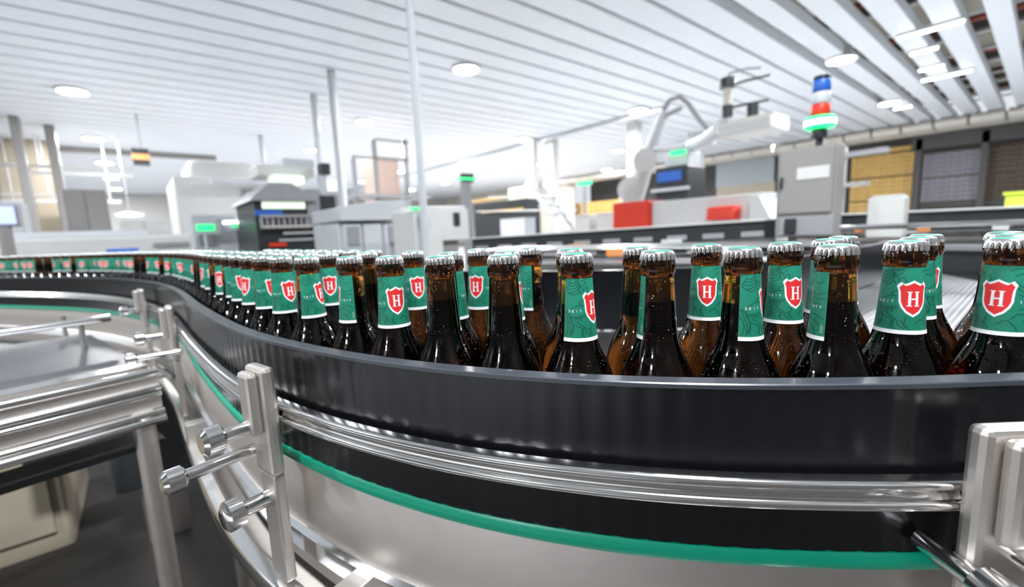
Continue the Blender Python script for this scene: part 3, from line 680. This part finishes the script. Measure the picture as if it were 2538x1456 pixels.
bx('slot', 1128, 1142, 527, 560, M['blackm'], t, Y=4.0, dep=.02, off=.015, bev=0)
bx('top_cover', 1040, 1160, 510, 519, M['white'], t, Y=4.0, dep=.38, off=.05, bev=.01)
bx('hatch', 1036, 1066, 535, 565, M['lgrey'], t, Y=4.0, dep=.01, off=-.012)
bx('foot_block', 1100, 1150, 597, 640, M['taupe'], t, Y=4.0, dep=.3, off=.1, floor=True)
bx('status_light', 1012, 1038, 515, 520, M['gglow'], t, Y=4.0, dep=.03, off=-.03)
# peach tank between dark posts
t = root_at('tank_frame', 950, 450, 'frame of dark posts around a peach-coloured tank panel', 'tank', Y=15)
bx('tank', 935, 990, 388, 500, mat('peach_tank', (.72, .53, .44), .5, nscale=4), t, Y=15, dep=1.2, floor=True)
for x in (874, 925, 1000): bx('post', x-4, x+4, 350 if x > 900 else 395, 510, M['grey'], t, Y=15, dep=.15, off=-.3, floor=True)
bx('crossbar', 868, 1004, 392, 398, M['grey'], t, Y=15, dep=.12, off=-.3); bx('crossbar', 922, 1003, 350, 355, M['grey'], t, Y=15, dep=.12, off=-.3)
bx('platform', 868, 1050, 486, 494, M['grey'], t, Y=15, dep=1.0, off=-.6)
# hanging pipes and columns
for (px, py, pe, D, r, l, m) in ((1012, -40, 560, 4.2, .035, 'long grey vertical pipe hanging from the ceiling at mid picture', 'lgrey'), (820, 175, 560, 0, .10, 'grey round post left of the long hanging pipe', 'lgrey'),
                                 (776, 235, 560, 0, .09, 'thin grey post rising beside the dark machine', 'lgrey'), (645, 335, 560, 0, .09, 'thin distant post left of the dark machine', 'lgrey')):
    if D: p = at_D(px+35, 480, D); top = HC+.01
    else: p = at_z(px, py, HC); top = HC
    tag(MB().tube([(p.x, p.y, 0 if not D else .0), (p.x, p.y, top)], r, 16).build('support_post', M[m], None, True), l, 'post')
for (px, py, w_, l) in ((1318, 345, .35, 'white square column, left one of the close pair'), (1368, 345, .4, 'white square column, right one of the close pair'), (1572, 290, .42, 'thick off-white column left of the curved robot arm')):
    p = at_z(px, py+(14 if px > 1500 else 0), HC); tag(MB().box(p.x-w_/2, p.x+w_/2, p.y-w_/2, p.y+w_/2, 0, HC).build('column', M['white'], bevel=.01), l, 'column')
p = at_z(1725, 330, HC); tag(MB().tube([(p.x, p.y, 0), (p.x, p.y, HC)], .35, 24).build('column', M['lgrey'], None, True), 'thick round grey column right of the robot arm', 'column')
# ceiling rail running to the left vanishing direction
a = at_z(1590, 278, HC-.02); tag(MB().box(a.x-.06, a.x+.06, a.y-1, 40, HC-.14, HC-.02).build('ceiling_rail', M['lgrey']), 'long grey rail fixed below the slats, left of the robot arm', 'rail')
# slanted white staircase
t = root_at('staircase', 1370, 540, 'white slanted staircase stringers rising to the left behind the rear conveyor', 'stairs', X=9)
for dxx in (0, 55):
    P = [at_X(1305+dxx*.8, 455, 9+dxx*.01), at_X(1415+dxx*.3, 585, 9+dxx*.01)]
    d = (P[1]-P[0]); MB().tube([P[0], P[0]+d*(P[0].z/-d.z)], .07, 6).build('stringer', M['white'], t)
for k in range(6):
    q0 = at_X(1320+k*17, 470+k*20, 9.05); MB().box(q0.x-.12, q0.x+.5, q0.y-.2, q0.y+.2, q0.z-.02, q0.z+.02).build('step', M['lgrey'], t)
P = [at_X(1210, 490, 8.6), at_X(1400, 485, 8.6)]; tb_('handrail', P, .02, M['white'], t); P = [at_X(1180, 525, 8.6), at_X(1430, 520, 8.6)]; tb_('handrail', P, .02, M['white'], t)
# rear conveyors at eye height
def rear(name, P0, P1, th, label, topm='white', skirt=None):
    d = Vector((P1.x-P0.x, P1.y-P0.y, 0)); L_ = d.length; d.normalize(); n = Vector((-d.y, d.x, 0))
    t = thing(name, ((P0.x+P1.x)/2, (P0.y+P1.y)/2, 0), label, 'conveyor')
    def seg_(nm, m, o0, o1, dz0, dz1, a=0, b=1, bev=.003):
        A = P0.lerp(P1, a); B = P0.lerp(P1, b); vs = []
        for q in (A, B):
            for o, dz in ((o0, dz0), (o1, dz0), (o1, dz1), (o0, dz1)): v = q+n*o; vs.append((v.x, v.y, q.z+dz))
        MB().add(vs, [(0, 1, 2, 3), (7, 6, 5, 4), (0, 4, 5, 1), (1, 5, 6, 2), (2, 6, 7, 3), (3, 7, 4, 0)]).build(nm, m, t, bevel=bev)
    seg_('top_edge', M[topm], -.02, .50, -.012, .0)
    seg_('side_beam', M['blackm'], .0, .46, -th, -.012)
    seg_('lower_rail', M['polish'], -.03, -.01, -th-.015, -th+.005); seg_('lower_rail', M['steel'], -.035, -.015, -th-.055, -th-.035)
    seg_('drip_tray', M['lgrey'], .02, .44, -th-.11, -th-.065)
    if skirt: seg_('skirt', M[skirt], .03, .43, -.85, -th-.115)
    for k in range(10): seg_('side_plate', M['grey'], -.012, .0, -th+.02, -.03-th*.35, (k+.15)/10, (k+.72)/10)
    for k in (1, 4, 7): seg_('bracket', M['orange'] if k != 7 else M['white'], -.03, -.012, -th-.01, -th+.03, k/10, k/10+.06)
    for a_ in (.12, .5, .9):
        q = P0.lerp(P1, a_)
        for o in (.05, .40): v = q+n*o; MB().tube([(v.x, v.y, 0), (v.x, v.y, q.z-th-.06)], .022, 10).build('leg', M['steel'], t, True)
    return t
rear('rear_conveyor', at_D(1170, 590, 4.0), at_D(1925, 541, 3.3), .13, 'dark-sided rear conveyor with a white top edge passing behind the bottle caps')
rear('rear_conveyor', at_D(2078, 530, 3.6), at_D(2700, 503, 3.4), .12, 'dark-sided rear conveyor at the right, in front of the crate racks', skirt='blackm')
t = rear('rear_conveyor', at_D(1180, 622, 2.3), at_D(2110, 606, 2.3), .03, 'low grey rear conveyor just above the back guard', 'steel')
tag(tb_('guide_rod', [at_D(2080, 566, 2.9), at_D(2700, 545, 2.8)], .012, M['polish']), 'bright horizontal guide rod at the right below the crate racks', 'rod')
# red and white packing machine
t = root_at('packing_machine', 1700, 540, 'white packing machine with red end housings behind the rear conveyor', 'machine', X=6.2)
bx('end_housing', 1518, 1606, 500, 562, M['red'], t, X=6.2, dep=.8, floor=True, bev=.03)
bx('main_body', 1606, 1885, 488, 560, M['white'], t, X=6.2, dep=.9, off=.1, floor=True, bev=.02)
a, b, z0, z1 = rng(1860, 1925, 484, 560, X=6.2)
MB().prism([(a, z0), (b, z0), (b, z1), (b-.12, z1)], 0, 6.15, 7.1).build('sloped_end', M['white'], t, bevel=.01)
bx('red_housing', 1755, 1830, 512, 545, M['red'], t, X=6.2, dep=.2, off=-.08, r=.05)
bx('clear_cover', 1700, 1890, 484, 495, M['lgrey'], t, X=6.2, dep=.6, off=.15)
# jointed palletising robot
t = root_at('robot_arm', 1570, 500, 'off-white jointed robot arm bending high in front of the racks', 'robot', X=9.5)
J = lambda x, y, X=9.5: at_X(x, y, X)
b0_ = J(1565, 500); MB().tube([(b0_.x, b0_.y, 0), (b0_.x, b0_.y, b0_.z)], [.42, .34], 20).build('pedestal', M['white'], t, True)
MB().tube([J(1562, 500), J(1582, 450), J(1598, 400), J(1604, 385)], [.30, .26, .22, .20], 16).build('lower_arm', M['white'], t, True)
MB().tube([J(1600, 400), J(1618, 350), J(1640, 292), J(1650, 275)], [.20, .15, .11, .10], 14).build('upper_arm', M['lgrey'], t, True)
MB().tube([J(1612, 356), J(1636, 285), J(1660, 248), J(1685, 240), J(1706, 258), J(1735, 300), J(1768, 335)], .05, 12).build('hose', M['grey'], t, True)
MB().tube([J(1628, 320), J(1652, 285), J(1690, 268)], .05, 10).build('hose', M['grey'], t, True)
MB().tube([J(1590, 372), J(1680, 366), J(1770, 345)], .10, 12).build('forearm', M['lgrey'], t, True)
MB().tube([at_X(1598, 398, 9.2), at_X(1598, 398, 9.85)], .27, 20).build('elbow_joint', M['white'], t, True)
MB().tube([at_X(1562, 470, 9.2), at_X(1562, 470, 9.85)], .30, 20).build('shoulder_joint', M['white'], t, True)
t = root_at('drive_unit', 1660, 450, 'dark blue-grey gear unit with a green status light beside the robot arm', 'machine', X=8.8)
bx('housing', 1622, 1702, 412, 492, M['blackm'], t, X=8.8, dep=.8, floor=True, bev=.04)
bx('cover', 1640, 1700, 375, 414, M['lgrey'], t, X=8.8, dep=.5, off=.1, bev=.04)
bx('signal', 1667, 1702, 374, 384, M['gglow'], t, X=8.8, dep=.08, off=-.1)
bx('panel', 1630, 1690, 425, 450, M['blue'], t, X=8.8, dep=.02, off=-.02); bx('duct', 1616, 1710, 466, 474, M['lgrey'], t, X=8.8, dep=.05, off=-.06)
# gantry head
t = root_at('gantry_head', 1840, 300, 'white gantry head with dark motors and thin antennas near the ceiling', 'machine', X=6)
bx('carriage', 1776, 1912, 296, 328, M['white'], t, X=6, dep=.6, bev=.03)
bx('cap_plate', 1800, 1915, 286, 297, M['cream'], t, X=6, dep=.5, off=.05, bev=.02)
q = at_X(1803, 290, 6.2); q1 = at_X(1803, 262, 6.2); q2 = at_X(1803, 218, 6.2); q3 = at_X(1803, 195, 6.2)
MB().tube([q, q1], .07, 14).build('motor', M['blackm'], t, True); MB().tube([q1, q2], .055, 14).build('spindle', M['cream'], t, True); MB().tube([q2, q3], .10, 14).build('motor', M['blackm'], t, True)
MB().tube([at_X(1866, 290, 6.2), at_X(1866, 256, 6.2)], .07, 14).build('motor', M['blackm'], t, True)
tb_('cable', [at_X(1800, 205, 6.2), at_X(1808, 182, 6.2), at_X(1850, 170, 6.2), at_X(1885, 168, 6.2)], .012, M['grey'], t, 8)
tb_('cable', [at_X(1812, 212, 6.2), at_X(1850, 200, 6.2), at_X(1908, 186, 6.2)], .015, M['blackm'], t, 8)
tb_('cable', [at_X(1808, 268, 6.2), at_X(1850, 258, 6.2), at_X(1905, 248, 6.2)], .015, M['blackm'], t, 8)
MB().tube([at_X(1790, 316, 6.3), at_X(1750, 345, 8.0), at_X(1712, 362, 9.3)], .11, 12).build('boom', M['lgrey'], t, True)
# control cabinet with signal beacon
XC = 2.9
t = root_at('control_cabinet', 2000, 560, 'grey steel control cabinet on a post with a white notice on its door', 'cabinet', X=XC)
bx('enclosure', 1925, 2072, 366, 588, M['taupe'], t, X=XC, dep=.13, bev=.004)
bx('door', 1932, 2066, 372, 528, M['taupe'], t, X=XC, dep=.012, off=-.014, bev=.003)
bx('notice', 1978, 2058, 413, 443, M['white'], t, X=XC, dep=.002, off=-.018, bev=0)
bx('handle', 1938, 1944, 440, 470, M['blackm'], t, X=XC, dep=.02, off=-.035)
bx('lower_panel', 1932, 2066, 536, 584, M['grey'], t, X=XC, dep=.008, off=-.01); bx('socket', 1948, 1976, 542, 580, M['blackm'], t, X=XC, dep=.02, off=-.03)
a, b, z0, z1 = rng(1925, 2072, 366, 588, X=XC); MB().box(XC+.03, XC+.10, (a+b)/2-.04, (a+b)/2+.04, 0, z0).build('post', M['satin'], t, bevel=.004)
MB().box(XC-.02, XC+.16, (a+b)/2-.15, (a+b)/2+.15, 0, .012).build('foot_plate', M['satin'], t)
q = at_X(2030, 345, XC+.065); t = thing('signal_beacon', (q.x, q.y, z1), 'signal beacon with blue, red and glowing green sections on the grey cabinet', 'beacon')
def zz(py): return at_X(2030, py, XC+.065).z
def drum(nm, y0, y1, r, m): MB().lathe([(r*.92, zz(y1)+.002), (r, zz(y1)+.008), (r, zz(y0)-.008), (r*.92, zz(y0)-.002)], 24, (q.x, q.y, 0)).build(nm, m, t, True)
MB().tube([(q.x, q.y, z1), (q.x, q.y, zz(340))], .018, 12).build('stem', M['blackm'], t, True)
drum('base', 320, 345, .038, M['blackm']); drum('green_lens', 290, 320, .072, M['gglow'])
MB().lathe([(.073, zz(311)), (.0745, zz(308)), (.0745, zz(303)), (.073, zz(300))], 24, (q.x, q.y, 0)).build('green_lamp', M['gcore'], t, True)
drum('red_lens', 260, 290, .046, M['red']); drum('clear_lens', 230, 260, .044, M['lgrey']); drum('blue_lens', 200, 230, .044, M['blue']); drum('top_cap', 190, 200, .042, M['blackm'])
t = root_at('junction_box', 2190, 540, 'plain white upright box standing beside the rear conveyor', 'box', X=3.2)
bx('box', 2148, 2240, 490, 590, M['white'], t, X=3.2, dep=.12, bev=.008); bx('lid', 2160, 2238, 484, 492, M['white'], t, X=3.2, dep=.11, bev=.004)
a, b, z0, z1 = rng(2148, 2240, 490, 590, X=3.2); MB().box(3.23, 3.29, (a+b)/2-.03, (a+b)/2+.03, 0, z0).build('post', M['satin'], t)
# small green signal on mast in the middle
t = root_at('signal_mast', 1160, 440, 'dark mast with a small green light in the middle distance', 'beacon', Y=9)
bx('mast', 1150, 1170, 450, 560, M['grey'], t, Y=9, dep=.12, floor=True); bx('head', 1147, 1174, 430, 452, M['blackm'], t, Y=9, dep=.14, off=-.01); bx('lens', 1144, 1176, 441, 446, M['gglow'], t, Y=9, dep=.18, off=-.03)
t = root_at('signal_mast', 1447, 455, 'small green-white light in front of the yellow crates', 'beacon', X=10)
bx('mast', 1444, 1450, 460, 560, M['grey'], t, X=10, dep=.06, floor=True); bx('lens', 1432, 1463, 451, 459, M['gglow'], t, X=10, dep=.1, off=-.02)

# ------------------------------------------------------------------ racks of crates on the right
cr0 = MB()
W_, D_, H_ = .40, .30, .19
cr0.box(-D_/2, D_/2, -W_/2, W_/2, 0, .01)
for sx in (-1, 1):
    cr0.box(min(sx*D_/2, sx*(D_/2-.012)), max(sx*D_/2, sx*(D_/2-.012)), -W_/2, W_/2, .01, .11)
    cr0.box(min(sx*D_/2, sx*(D_/2-.012)), max(sx*D_/2, sx*(D_/2-.012)), -W_/2, W_/2, .15, H_)
    cr0.box(min(sx*D_/2, sx*(D_/2-.012)), max(sx*D_/2, sx*(D_/2-.012)), -W_/2, -.13, .11, .15); cr0.box(min(sx*D_/2, sx*(D_/2-.012)), max(sx*D_/2, sx*(D_/2-.012)), .13, W_/2, .11, .15)
for sy in (-1, 1): cr0.box(-D_/2+.012, D_/2-.012, min(sy*W_/2, sy*(W_/2-.012)), max(sy*W_/2, sy*(W_/2-.012)), .01, H_)
protos = {}
def crate_wall(px0, px1, key, label, group, X=29.4, z0=1.35, z1=4.0, sc=1.0, lev=1.12):
    Ya, Yb = at_X(px1, 450, X).y, at_X(px0, 450, X).y; n = max(1, int((Yb-Ya)/(W_*sc+.02)))
    if key not in protos: protos[key] = cr0.build('crate', M[key]); bpy.data.objects[protos[key].name].hide_render = False; first = True
    else: first = False
    tag(MB().box(X-D_*sc/2-.02, X+D_*sc/2+.02, Ya, Yb, 0, z0).build('storage_plinth', M['darkwall'], bevel=.01), 'dark plinth under the '+group, 'plinth')
    z = z0; c = 0
    while z+H_*sc < z1:
        for k in range(n):
            o = protos[key] if first else protos[key].copy()
            if not first: COL.objects.link(o)
            first = False; o.location = (X, Ya+(k+.5)*(Yb-Ya)/n, z); o.scale = (sc, sc*(Yb-Ya)/n/(W_*sc+.02), sc); tag(o, label, 'crate', group)
        z += (H_+.028)*sc; c += 1
        if c % 5 == 0:
            pl = MB().box(X-.2, X+.2, Ya, Yb, z, z+.05).build('pallet', M['brown']); tag(pl, 'thin dark pallet between crate layers, '+group, 'pallet', 'pallets between the crate layers'); z += .06
crate_wall(2110, 2262, 'yellow', 'yellow beer crate in the stack right of the grey control cabinet', 'yellow crates right of the cabinet', z0=1.0, z1=4.85, lev=1)
crate_wall(2285, 2428, 'purple', 'purplish grey crate in the dark rack at the right', 'grey crates in the right rack', z0=1.9, z1=4.35)
crate_wall(2440, 2560, 'brown', 'dark brown crate at the far right of the rack', 'brown crates in the right rack', z0=1.9, z1=4.35)
crate_wall(1385, 1545, 'yellow', 'yellow crate in the distant stacks left of the robot arm', 'yellow crates left of the robot', z0=.6, z1=3.6, sc=1.6)
crate_wall(1180, 1300, 'yellow', 'yellow crate in the farthest stacks behind the staircase', 'yellow crates behind the staircase', X=24.0, z0=1.0, z1=3.0, sc=1.6)
rk = thing('crate_rack', (28.6, 2, 0), 'dark rack frame and lintel around the stacked crates at the right', 'rack')
a, b, z0, z1 = rng(2262, 2640, 322, 352, X=28.5); MB().box(28.45, 28.8, a-3, b, z0, 4.92).build('lintel', M['darkwall'], rk)
for px in (2272, 2434):
    Yp = at_X(px, 440, 28.5).y; MB().box(28.45, 28.65, Yp-.12, Yp+.12, 0, z1).build('upright', M['darkwall'], rk)
MB().box(28.9, 29.1, -6, at_X(2272, 440, 28.5).y, 1.6, 1.75).build('shelf_beam', M['darkwall'], rk)
t = root_at('roller_door', 1840, 430, 'grey-blue roller door at the wall left of the control cabinet', 'door', X=28.0)
bx('curtain', 1775, 1918, 393, 458, mat('roller_curtain', (.36, .40, .42), .5, nscale=8), t, X=28.0, dep=.1); bx('lower_panel', 1775, 1918, 458, 560, M['tan'], t, X=28.02, dep=.1, floor=True)
t = root_at('pallet_lift', 2130, 385, 'dark grey lift arms in front of the yellow crates', 'lift', X=20)
bx('arm', 2078, 2200, 372, 384, M['grey'], t, X=20, dep=.3); bx('arm', 2080, 2150, 452, 462, M['grey'], t, X=20, dep=.3); bx('mast', 2072, 2090, 366, 560, M['taupe'], t, X=20.1, dep=.3, floor=True)
t = root_at('safety_vest_bin', 2510, 500, 'bright yellow-green bin at the right edge behind the rear conveyor', 'bin', X=9)
bx('bin', 2490, 2600, 478, 520, M['lime'], t, X=9, dep=.5, floor=True, r=.04); bx('rim', 2486, 2604, 474, 481, M['lime'], t, X=8.98, dep=.54)
# pallets of white goods between
for (x0, x1, y0, y1, X_, m, l) in ((1425, 1462, 535, 560, 7.5, 'white', 'small white carton on the floor line left of the red machine'), (1478, 1520, 530, 560, 7.5, 'white', 'larger white carton right beside the red machine'), (1240, 1300, 545, 575, 8, 'lgrey', 'pale grey carton below the staircase')):
    t = root_at('carton', x0, y1, l, 'box', X=X_); bx('carton_body', x0, x1, y0, y1, M[m], t, X=X_, dep=.4, floor=True, bev=.01); bx('lid', x0, x1, y0-3, y0, M[m], t, X=X_, dep=.42, off=-.01)
t = root_at('machine_guard', 1240, 520, 'black framed machine guard with orange beams behind the white head', 'machine', X=11)
bx('frame', 1175, 1300, 500, 570, M['blackm'], t, X=11, dep=.8, floor=True); bx('orange_beam', 1150, 1275, 493, 498, M['yellow'], t, X=11, dep=.1, off=-.15); bx('orange_beam', 1200, 1300, 520, 524, M['yellow'], t, X=11, dep=.1, off=-.15)
bx('green_pane', 1255, 1320, 462, 492, M['winlit'], t, X=11.2, dep=.05, off=.1)

# ------------------------------------------------------------------ far left hall
t = root_at('tunnel_pasteuriser', 200, 600, 'long low white machine housing across the far left', 'machine', Y=6.0)
bx('housing', -60, 480, 588, 640, M['white'], t, Y=6.0, dep=1.6, floor=True, bev=.03); bx('cover', -60, 380, 572, 590, M['lgrey'], t, Y=6.0, dep=1.2, off=.3, r=.06); bx('side_slot', 380, 470, 600, 612, M['grey'], t, Y=6.0, dep=.03, off=-.03)
t = root_at('blue_cover', 320, 622, 'dark blue plastic sheet lying by the white housing', 'cover', Y=5.2)
bx('sheet', 262, 345, 616, 628, M['blue'], t, Y=5.2, dep=.4, r=.02); a, b, z0, z1 = rng(262, 345, 616, 628, Y=5.2); MB().box(a, b, 5.22, 5.58, 0, z0).build('support_table', M['steel'], t)
t = root_at('wall_screen', 10, 540, 'pale blue glowing screen at the left edge', 'screen', Y=5.1)
bx('frame', -30, 46, 508, 562, M['taupe'], t, Y=5.1, dep=.08); bx('display', -28, 38, 512, 556, M['screen'], t, Y=5.1, dep=.01, off=-.012); q = at_Y(10, 562, 5.14); tb_('stand', [(q.x, 5.14, 0), (q.x, 5.14, q.z)], .04, M['taupe'], t)
t = root_at('overhead_sign', 348, 385, 'hanging black box sign with an orange stripe', 'sign', Y=18)
bx('panel', 328, 370, 368, 408, M['blackm'], t, Y=18, dep=.3); bx('orange_stripe', 327, 371, 382, 396, M['orange'], t, Y=18, dep=.32, off=-.01)
q = at_Y(349, 368, 18.15); MB().tube([(q.x, 18.15, q.z), (q.x, 18.15, HC)], .02, 8).build('hanger', M['grey'], t)
for (x0, x1, y0, y1, Yp, l) in ((0, 150, 392, 560, 24, 'wide taupe wall pillar at the left edge below the ceiling beam'), (55, 80, 400, 560, 20, 'narrow taupe pillar near the left edge'), (140, 165, 430, 560, 21, 'taupe pillar left of the lamp row')):
    a, b, z0, z1 = rng(x0, x1, y0, y1, Y=Yp); tag(MB().box(a, b, Yp, Yp+.4, 0, HC if Yp < 24.5 else HC).build('pillar', M['taupe'] if x0 else M['tan'], bevel=.02), l, 'pillar')
for i, (x0, x1, y0, Yp, l) in enumerate(((0, 330, 421, 22, 'long pale overhead beam at the far left, uppermost'), (130, 330, 436, 22.6, 'short pale overhead beam just below the uppermost'), (0, 150, 483, 23, 'pale overhead beam at the left edge above the screen'), (60, 300, 500, 23.5, 'pale overhead beam across the lower far left'))):
    a = at_Y(x0-60, y0, Yp); b = at_Y(x1, y0, Yp)
    t = thing('overhead_beam', (b.x, Yp, b.z), l, 'beam'); MB().box(a.x, b.x, Yp, Yp+.2, b.z-.05, b.z+.05).build('beam', M['white'], t)
    for xx in (a.x+.3, b.x-.3): MB().tube([(xx, Yp+.1, b.z+.05), (xx, Yp+.1, HC)], .02, 8).build('hanger', M['lgrey'], t)
for (px, py, w_, Yp, l) in ((322, 534, 86, 30, 'oval glowing pendant lamp at the far left, widest'), (475, 528, 74, 32, 'oval glowing pendant lamp left of the grey machine block'), (130, 539, 74, 28, 'glowing pendant lamp near the left screen')):
    q = at_Y(px, py, Yp); r_ = (at_Y(px+w_/2, py, Yp).x-q.x)*.9
    t = thing('pendant_lamp', q, l, 'lamp'); MB().lathe([(r_*.9, 0), (r_, .02), (r_*.9, .06), (r_*.2, .16)], 24, q).build('shade', M['white'], t, True); MB().lathe([(.001, -.03), (r_*.6, -.025), (r_*.9, .005)], 24, q).build('bulb', mat('pendant_glow', (1, 1, 1), .4, emit=(1, .98, .93), es=6), t, True)
    MB().tube([(q.x, q.y, q.z+.15), (q.x, q.y, HC+.02)], .012, 8).build('cable', M['grey'], t, True)
for (x0, x1, y0, y1, Yp, m, l) in ((-40, 60, 500, 600, 11, 'lgrey', 'tall pale cabinet behind the blue screen'), (165, 270, 470, 600, 12, 'taupe', 'grey-brown switch cabinet in the far left hall'), (300, 420, 545, 600, 10.5, 'white', 'white low cabinet below the wide pendant lamp')):
    t = root_at('switch_cabinet', x0, y1, l, 'cabinet', Y=Yp); bx('body', x0, x1, y0, y1, M[m], t, Y=Yp, dep=.6, floor=True); bx('door', x0+4, (x0+x1)/2-1, y0+4, y1, M[m], t, Y=Yp, dep=.02, off=-.025); bx('door', (x0+x1)/2+1, x1-4, y0+4, y1, M[m], t, Y=Yp, dep=.02, off=-.025)
